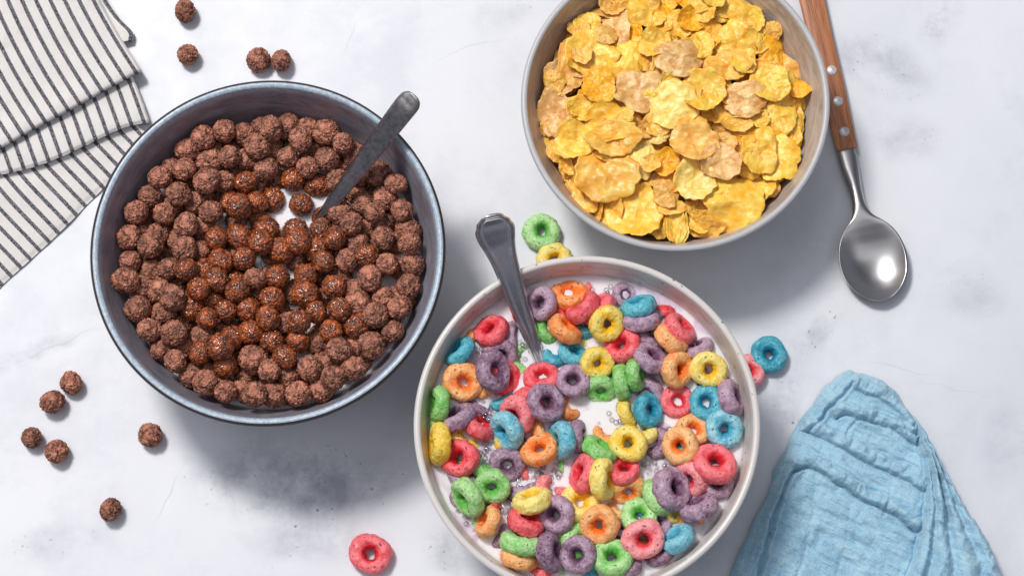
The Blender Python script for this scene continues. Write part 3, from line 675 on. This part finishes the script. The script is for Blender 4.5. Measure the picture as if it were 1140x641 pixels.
# ornate spoon in the rainbow bowl
zt = H3+.020
os_ = [(547,238,zt,2,0,4,0),(547.3,239,zt,14,-.3,5,.3),(548,241.5,zt-.0005,23,-.5,6,.7),(548.3,243.5,zt-.001,26,-.7,6,.9),(549,247,zt-.0018,35,-1,6,1.1),(549.8,250.5,zt-.0025,37,-1,6,1.1),(551,256,zt-.004,42,-1,6,1.2),(553.5,265,zt-.006,40,-1.2,6,1.2),(557,276,zt-.0085,34,-1.3,6,1.2),(562,291,H3+.0065,28.5,-1.4,6,1.2),(569,312,H3+.001,25,-1.5,6,1.1),
      (578,340,H3-.005,21.5,-1.5,6,1),(588,366,H3-.0095,18,-1.6,6,.9),(597,390,H3-.0135,14,-1.6,6,.7),(603,408,Z3-.0005,11,-1.4,6,.4),(608,424,Z3-.009,10,-1,6,0),(614,440,Z3-.017,36,3,4,0),(622,462,Z3-.022,52,9,4,0),(629,484,Z3-.022,46,8,4,0),(633,497,Z3-.02,12,2,3,0)]
v, f = spoon_body('spoon', os_, M_pewter, 260, 72)
sp = obj('spoon', mesh('spoon', v, f, M_pewter)); tag(sp, 'pewter spoon with scalloped ornate handle standing in the rainbow loops', 'spoon', 'spoons')
# wooden handled spoon on the marble
root = bpy.data.objects.new('spoon', None); COL.objects.link(root); w0 = W(940,165); root.location = (w0.x, w0.y, 0)
tag(root, 'spoon with riveted brown wooden handle lying beside the taupe bowl', 'spoon', 'spoons')
ms = [(939,148,.0052,19,-1.5,5,0),(941,163,.0050,20,-1.5,5,0),(943.5,172,.0050,20.5,-1.5,6,0),(946.5,186,.0052,20,-2,6,0),(950,200,.0056,17.5,-3,6,0),(953.5,214,.0062,15,-3,6,0),(957,229,.0070,16.5,-2.5,6,0),(960,240,.0074,24,-.5,5,0),(962.5,249,.0076,42,2.5,4,0),(965,258,.0077,58,6,4,0),(968,270,.0078,70,10.5,4,0),(971,283,.0078,75.5,13.5,4,0),
      (973.5,296,.0078,75,14,4,0),(976,308,.0078,69,12.5,4,0),(978,319,.0078,56,9,4,0),(979.3,327,.0078,40,5,4,0),(980,332,.0078,24,2,4,0),(980.4,334.5,.0078,6,.3,3,0)]
v, f = spoon_body('spoon', ms, M_steel, 150, 36); v = [a-root.location for a in v]
obj('spoon_bowl', mesh('spoon_bowl', v, f, M_steel), root)
hs = [(895,-42,.0062,29,9),(900,-18,.0062,29,9),(905,4,.0062,28.5,9),(915,48,.0062,27.5,9),(926,92,.0062,26.5,8.5),(935,132,.0062,25.5,8),(941.5,160,.0060,24.5,7),(943,166.5,.0058,24,6)]
def handle(hs, n, zoff, wk, hk):
    spn = smooth_pts(hs, n); ctr = [W(p[0], p[1], p[2]) for p in spn]; v = []; f = []; uv = []; m = 24
    for i, p in enumerate(spn):
        a = ctr[max(0, i-1)]; b = ctr[min(n-1, i+1)]; tg = (b-a).normalized(); side = tg.cross(Vector((0,0,1))).normalized()
        e = 1.0
        if i == n-1: e = .985
        for j in range(m):
            q = 2*PI*j/m; cx = math.copysign(abs(math.cos(q))**.5, math.cos(q)); cz = math.copysign(abs(math.sin(q))**.6, math.sin(q))
            v.append(ctr[i]+side*cx*p[3]*S*.5*wk*e+Vector((0,0,cz*p[4]*S*.5*hk*e-p[4]*S*.5+zoff))); uv.append((cx*p[3]*S*.5+cz*.002, i/(n-1)*.09))
    for i in range(n-1):
        for j in range(m): f.append((i*m+j, i*m+(j+1) % m, (i+1)*m+(j+1) % m, (i+1)*m+j))
    f.append(tuple(range(m))[::-1]); f.append(tuple((n-1)*m+j for j in range(m)))
    return v, f, uv
v, f, uv = handle(hs, 60, .0012, 1, 1); v = [a-root.location for a in v]
hm = mesh('handle', v, f, M_wood); ul = hm.uv_layers.new(name='UVMap')
for l in hm.loops: ul.data[l.index].uv = uv[l.vertex_index]
ho = obj('handle', hm, root); ho['label'] = 'brown walnut handle scales'
hs2 = [(a[0], a[1], a[2]-.0014, a[3]*1.03, 2.2) for a in hs]
v, f, uv = handle(hs2, 40, .0004, 1, 1); v = [a-root.location for a in v]
obj('tang', mesh('tang', v, f, M_steel), root)
for x, y in [(926,78.5),(932.8,113),(940,146.8)]:
    pr = [(0,.0009),(4.6*S,.0008),(5.9*S,.0004),(6.1*S,-.001),(6.1*S,-.003)]
    v, f = lathe(pr, 32); w = W(x, y, .0074)
    obj('rivet', mesh('rivet', v, f, M_rivet), root, loc=(w.x-root.location.x, w.y-root.location.y, .0071))
# ------------------------------------------------------------------ striped napkin
nv = []; nf = []; nuv = []
def sheet(right, edge, n, m, zfun, stripe, u0, curl, thick=.0012, wig=1.0):
    """right(t): side running along the stripes; edge(s): front edge across them (pixels)"""
    R = smooth_pts(right, m); E = smooth_pts(edge, n); base = len(nv)
    L = [0]
    for i in range(1, n): L.append(L[-1]+math.hypot(*(E[i]-E[i-1])))
    for layer in (0, 1):
        for i in range(n):
            for j in range(m):
                px = R[j]+E[i]-E[0]
                z = zfun(L[i], (m-1-j)/(m-1))
                z += wig*.0009*mn.noise(Vector((px[0]*.035, px[1]*.035, u0)))+.0003*mn.noise(Vector((px[0]*.12, px[1]*.12, u0)))
                d = (m-1-j)*math.hypot(*(R[-1]-R[0]))/(m-1)          # distance from the front edge
                ds = L[i]
                e = max(0, 1-d/3.5); e2 = max(0, 1-ds/3.5); k = 1-math.sqrt(max(0, 1-max(e, e2)**2))
                z -= curl*k
                if layer: z -= thick
                w = W(px[0], px[1], max(z, 0.0003)); nv.append((w.x, w.y, max(z, .0003+(0 if layer else thick*.5)))); nuv.append((u0+L[i]/stripe, j*.001))
    nn = n*m
    for i in range(n-1):
        for j in range(m-1):
            a = base+i*m+j; nf.append((a, a+1, a+m+1, a+m)); b = a+nn; nf.append((b, b+m, b+m+1, b+1))
    def side(a, b): nf.append((a, b, b+nn, a+nn))
    for i in range(n-1): side(base+i*m+m-1, base+(i+1)*m+m-1); side(base+(i+1)*m, base+i*m)
    for j in range(m-1): side(base+j, base+j+1); side(base+(n-1)*m+j+1, base+(n-1)*m+j)
sheet([(30,-90),(60,10),(110,90),(172,158)], [(172,158),(150,176),(112,213),(60,265),(5,315),(-40,356),(-90,400)], 150, 70, lambda s, d: .0026, 14.2, .1, .0015)
sheet([(80,-60),(100,-10),(133,55),(150,90),(167.5,137)], [(167.5,137),(150,139.5),(128,147),(88,166),(45,184),(0,195),(-60,206)], 140, 80, lambda s, d: .0062+.0012*math.exp(-((d-.06)/.08)**2), 14.4, .05, .0030)
sheet([(105,-30),(118,-2),(133,20),(148,36),(148,46)], [(148,46),(140,47),(125,52),(90,70),(20,105)], 60, 50, lambda s, d: .0050, 16, .3, .002)
sheet([(72,-90),(92,-40),(111,0),(132,38),(158.5,80)], [(158.5,80),(146,86),(120,100),(85,119.5),(45,141),(10,161),(-30,183),(-90,215)], 150, 90, lambda s, d: .0098+.0014*math.exp(-((d-.05)/.07)**2), 14.4, .05, .0034)
nm = mesh('napkin', nv, nf, M_stripe); ul = nm.uv_layers.new(name='UVMap')
arr = np.array(nuv, dtype=np.float32); li = np.empty(len(nm.loops), dtype=np.int32); nm.loops.foreach_get('vertex_index', li); ul.data.foreach_set('uv', arr[li].ravel())
tag(obj('napkin', nm), 'cream linen napkin with charcoal stripes folded in layers at the top left', 'napkin')
# ------------------------------------------------------------------ blue muslin napkin
def vnoise(x, y, seed):
    r = np.random.default_rng(seed).random((256, 256)); xi = np.floor(x).astype(int); yi = np.floor(y).astype(int); fx = x-xi; fy = y-yi
    fx = fx*fx*(3-2*fx); fy = fy*fy*(3-2*fy); g = lambda a, b: r[a % 256, b % 256]
    return (g(xi, yi)*(1-fx)+g(xi+1, yi)*fx)*(1-fy)+(g(xi, yi+1)*(1-fx)+g(xi+1, yi+1)*fx)*fy-.5
def pdist(X, Y, pts, closed=False):
    """unsigned distance, side (+ = left of travel in image y-down sense flipped), param"""
    best = np.full(X.shape, 1e9); side = np.zeros(X.shape); par = np.zeros(X.shape)
    P_ = list(pts)+([pts[0]] if closed else []); tot = 0
    seg = [math.hypot(b[0]-a[0], b[1]-a[1]) for a, b in zip(P_, P_[1:])]; T = sum(seg)
    for (a, b), sl in zip(zip(P_, P_[1:]), seg):
        dx, dy = b[0]-a[0], b[1]-a[1]; t = np.clip(((X-a[0])*dx+(Y-a[1])*dy)/(sl*sl), 0, 1)
        d = np.hypot(X-a[0]-t*dx, Y-a[1]-t*dy); cr = dx*(Y-a[1])-dy*(X-a[0])
        m_ = d < best; best = np.where(m_, d, best); side = np.where(m_, np.sign(cr), side); par = np.where(m_, (tot+t*sl)/T, par); tot += sl
    return best, side, par
sm = lambda pts, n=60: [tuple(p) for p in smooth_pts(pts, n)]
left_e = sm([(760,760),(790,690),(808,645),(828,602),(848,562),(860,528),(872,505),(888,470),(902,452),(920,428),(943,411)], 70)
right_e = sm([(943,411),(962,413),(985,425),(1002,441),(1019,466),(1036,497),(1056,532),(1080,576),(1101,613),(1118,648),(1150,705),(1180,765)], 70)
outline = left_e+right_e[1:]
gx = np.arange(755, 1185, .75); gy = np.arange(405, 762, .75); X, Y = np.meshgrid(gx, gy)
WX = X+5*vnoise(X/26, Y/26, 51)+2.2*vnoise(X/9, Y/9, 1)+1.2*vnoise(X/3.6, Y/3.6, 2); WY = Y+5*vnoise(X/26, Y/26, 52)+2.2*vnoise(X/9, Y/9, 3)+1.2*vnoise(X/3.6, Y/3.6, 4)
dl, sl_, _ = pdist(WX, WY, left_e); dr, sr_, _ = pdist(WX, WY, right_e)
inside = (sl_ > 0) & (sr_ > 0); dO = np.minimum(dl, dr); sd = np.where(inside, dO, -dO)
Hn = np.zeros(X.shape)
k = np.clip(sd/12, 0, 1); Hn += 17*np.sqrt(1-(1-k)**2); Hn += 7*(1-np.exp(-np.clip(sd, 0, None)/45))
fold = sm([(990,425),(1008,447),(1018,475),(1025,510),(1028,543),(1027,572),(1020,605),(1008,640),(990,690),(970,750)], 60)
df, sf, pf = pdist(WX, WY, fold); right = sf < 0
s_ = np.where(right, df, -df)
taper = np.clip((Y-432)/60, 0, 1)
Hn += taper*(19/(1+np.exp(-np.clip((s_-1.2)*1.4, -30, 30))))*inside
Hn += taper*6.5*np.exp(-((s_-9)/6)**2)
Hn -= 3.5*np.exp(-((s_+1.5)/1.8)**2)*taper
tt = np.where(right, df/(df+dr+1e-6), 0)
for c_, w_, h_ in ((.20,.05,-8),(.34,.09,6),(.48,.055,-7.5),(.63,.1,5.5),(.78,.055,-6),(.90,.07,2.5)):
    Hn += np.where(right, h_*np.exp(-((tt-c_)/w_)**2)*np.clip((Y-455)/60, 0, 1), 0)
def strip(pts, wup, h, crease, t0=.04, t1=.97, dn=1.6, ph=0):
    global Hn
    d, s, p = pdist(WX, WY, sm(pts)); up = np.where(s < 0, d, -d)      # up>0: above the line in the picture
    tp = np.clip((p-0)/t0, 0, 1)*np.clip((1-p)/(1-t1), 0, 1)*(~right)
    puck = 1+.12*np.sin(p*60+3*vnoise(p*30, p*0, 5+ph))+.6*vnoise(X/7, Y/7, 30+ph)
    prof = np.where(up > 0, np.sin(np.clip(up/wup, 0, 1)*PI)**.55, np.exp(-(up/dn)**2)*0)
    Hn += tp*h*prof*puck
    Hn -= tp*crease*.85*np.exp(-((up+.9)/2.1)**2)
    Hn -= tp*crease*.3*np.exp(-((up-wup-.5)/2.4)**2)
    Hn += tp*h*.35*np.clip(np.exp(-np.clip(up, 0, None)/40), 0, 1)*(up > 0)
strip([(928,468),(940,461),(955,468),(975,474),(995,482),(1019,495)], 14, 7, 4.5, ph=1)
strip([(888,478),(905,484),(922,492),(945,505),(975,520),(1000,533),(1027,548)], 16, 7.5, 5, ph=2)
strip([(880,527),(897,520),(912,527),(928,539),(950,552),(975,565),(1000,580),(1022,594)], 14, 8.5, 6.5, ph=3)
strip([(945,430),(962,437),(980,446),(998,463),(1012,485)], 13, 6.5, 4.5, ph=4)
for ln, dep, wd in (([(948,427),(930,445),(912,468),(900,480)], 4.2, 1.5),([(938,424),(922,440),(905,462)], 1.6, 1.4),([(886,524),(872,548),(862,575),(852,605),(842,645),(828,700)], 6, 1.8),([(876,517),(860,550),(845,585),(830,625),(812,680)], 1.8, 2.2),
      ([(955,470),(945,480),(940,490)], 1.8, 1.6),([(990,545),(986,562),(982,575)], 1.4, 1.4),([(890,560),(930,575),(975,592),(1015,606)], 1.5, 3),([(880,590),(930,600),(1000,625)], 1.2, 3.5),([(905,545),(898,600),(885,650)], 1.1, 2.5),([(945,565),(938,610),(930,660)], .9, 2.5),([(965,480),(1015,505)], 1.6, 3),([(940,515),(1020,560)], 1.4, 2.6)):
    d, s, p = pdist(WX, WY, sm(ln, 30)); Hn -= np.where(right, 0, dep*np.exp(-(d/wd)**2)); Hn += np.where(right, 0, dep*.5*np.exp(-((d-wd*2.6)/(wd*1.5))**2))
ca, sa = math.cos(math.radians(28)), math.sin(math.radians(28)); Uu = X*ca+Y*sa; Vv = -X*sa+Y*ca
Hn += inside*(4*vnoise(Uu/34, Vv/11, 11)+3.4*vnoise(Uu/24, Vv/5, 12)+2.2*vnoise(Uu/7, Vv/20, 15)+1.5*vnoise(Uu/9, Vv/2.4, 13)+.6*vnoise(Uu/2.4, Vv/2.0, 14))*np.clip(sd/6, .15, 1)
Hn += inside*(9*vnoise(X/48+3, Y/40, 41)+5*vnoise((X+Y)/24, (X-Y)/60, 42))*np.clip(sd/14, 0, 1)
Hn = np.clip(Hn, 0, None)
ok = sd > 0
idx = -np.ones(X.shape, int); faces = []; verts = []
q4 = ok[:-1,:-1] & ok[1:,:-1] & ok[1:,1:] & ok[:-1,1:]
use = np.zeros(X.shape, bool); use[:-1,:-1] |= q4; use[1:,:-1] |= q4; use[1:,1:] |= q4; use[:-1,1:] |= q4
idx[use] = np.arange(use.sum())
WZ = np.clip(Hn*S, .0002, None)
rx = (X-570)/570*TANH; ry = (320.5-Y)/570*TANH
zr = .0045; dirz = F.z+U.z*ry; kk = (zr-cpos.z)/dirz; wx = cpos.x+rx*kk; wy = cpos.y+(F.y+U.y*ry)*kk
verts = np.stack([wx[use], wy[use], WZ[use]], 1)
ii, jj = np.nonzero(q4)
faces = np.stack([idx[ii+1, jj], idx[ii+1, jj+1], idx[ii, jj+1], idx[ii, jj]], 1).tolist()
bn = mesh('napkin', verts.tolist(), faces, M_muslin)
tag(obj('napkin', bn), 'crinkled light blue muslin napkin rolled to a point at the lower right', 'napkin')
# ------------------------------------------------------------------ light
sc.view_settings.view_transform = 'Standard'; sc.view_settings.look = 'None'; sc.view_settings.exposure = 0; sc.view_settings.gamma = 1
w = bpy.data.worlds.new('World'); sc.world = w; w.use_nodes = True
nt = w.node_tree; bg = nt.nodes['Background']
tc = nt.nodes.new('ShaderNodeTexCoord'); sx = nt.nodes.new('ShaderNodeSeparateXYZ'); nt.links.new(tc.outputs['Generated'], sx.inputs[0])
# dim surround; bright lobe added round the lamp direction for metal to reflect
LD = Vector((-.50,.62,1.42)).normalized()
dt = nt.nodes.new('ShaderNodeVectorMath'); dt.operation = 'DOT_PRODUCT'; nt.links.new(tc.outputs['Generated'], dt.inputs[0]); dt.inputs[1].default_value = LD
lobe = nt.nodes.new('ShaderNodeMapRange'); lobe.interpolation_type = 'SMOOTHSTEP'; nt.links.new(dt.outputs['Value'], lobe.inputs[0])
for q, v_ in zip((1,2,3,4), (.92,.988,0,1)): lobe.inputs[q].default_value = v_
cr = nt.nodes.new('ShaderNodeValToRGB'); nt.links.new(sx.outputs['Z'], cr.inputs[0])
rp = cr.color_ramp; rp.elements.new(.5); rp.elements.new(.75)
for e, (p_, c_) in zip(rp.elements, ((0.0,(.16,.17,.20,1)),(.45,(.20,.22,.27,1)),(.78,(.05,.055,.07,1)),(.97,(.16,.18,.23,1)))): e.position = p_; e.color = c_
# long bright strip added just south of overhead for the spoons to reflect
sy = nt.nodes.new('ShaderNodeMath'); sy.operation = 'MULTIPLY_ADD'; nt.links.new(sx.outputs['Y'], sy.inputs[0]); sy.inputs[1].default_value = 1.0; sy.inputs[2].default_value = .10
sa_ = nt.nodes.new('ShaderNodeMath'); sa_.operation = 'ABSOLUTE'; nt.links.new(sy.outputs[0], sa_.inputs[0])
sb_ = nt.nodes.new('ShaderNodeMapRange'); sb_.interpolation_type = 'SMOOTHSTEP'; nt.links.new(sa_.outputs[0], sb_.inputs[0])
for q, v_ in zip((1,2,3,4), (.14,.26,1,0)): sb_.inputs[q].default_value = v_
sz_ = nt.nodes.new('ShaderNodeMapRange'); sz_.interpolation_type = 'SMOOTHSTEP'; nt.links.new(sx.outputs['Z'], sz_.inputs[0])
for q, v_ in zip((1,2,3,4), (.6,.85,0,1)): sz_.inputs[q].default_value = v_
sm_ = nt.nodes.new('ShaderNodeMath'); sm_.operation = 'MULTIPLY'; nt.links.new(sb_.outputs[0], sm_.inputs[0]); nt.links.new(sz_.outputs[0], sm_.inputs[1])
mxb = nt.nodes.new('ShaderNodeMix'); mxb.data_type = 'RGBA'; nt.links.new(sm_.outputs[0], mxb.inputs[0]); nt.links.new(cr.outputs[0], mxb.inputs[6]); mxb.inputs[7].default_value = (.85,.87,.93,1)
mxw = nt.nodes.new('ShaderNodeMix'); mxw.data_type = 'RGBA'; nt.links.new(lobe.outputs[0], mxw.inputs[0]); nt.links.new(mxb.outputs[2], mxw.inputs[6]); mxw.inputs[7].default_value = (2.6,2.65,2.8,1)
nt.links.new(mxw.outputs[2], bg.inputs['Color']); bg.inputs['Strength'].default_value = 1.0
def area(name, loc, target, size, power, col):
    l = bpy.data.lights.new(name, 'AREA'); l.shape = 'DISK'; l.size = size; l.energy = power; l.color = col
    o = bpy.data.objects.new(name, l); COL.objects.link(o); o.location = loc
    o.rotation_euler = (Vector(target)-Vector(loc)).to_track_quat('-Z', 'Y').to_euler(); return o
area('key_lamp', (-.74, .86, 2.05), (0, 0, 0), .42, 38.5, (1,.965,.925))
c = sc.cycles; c.use_denoising = True; c.max_bounces = 8; c.caustics_reflective = False; c.caustics_refractive = False
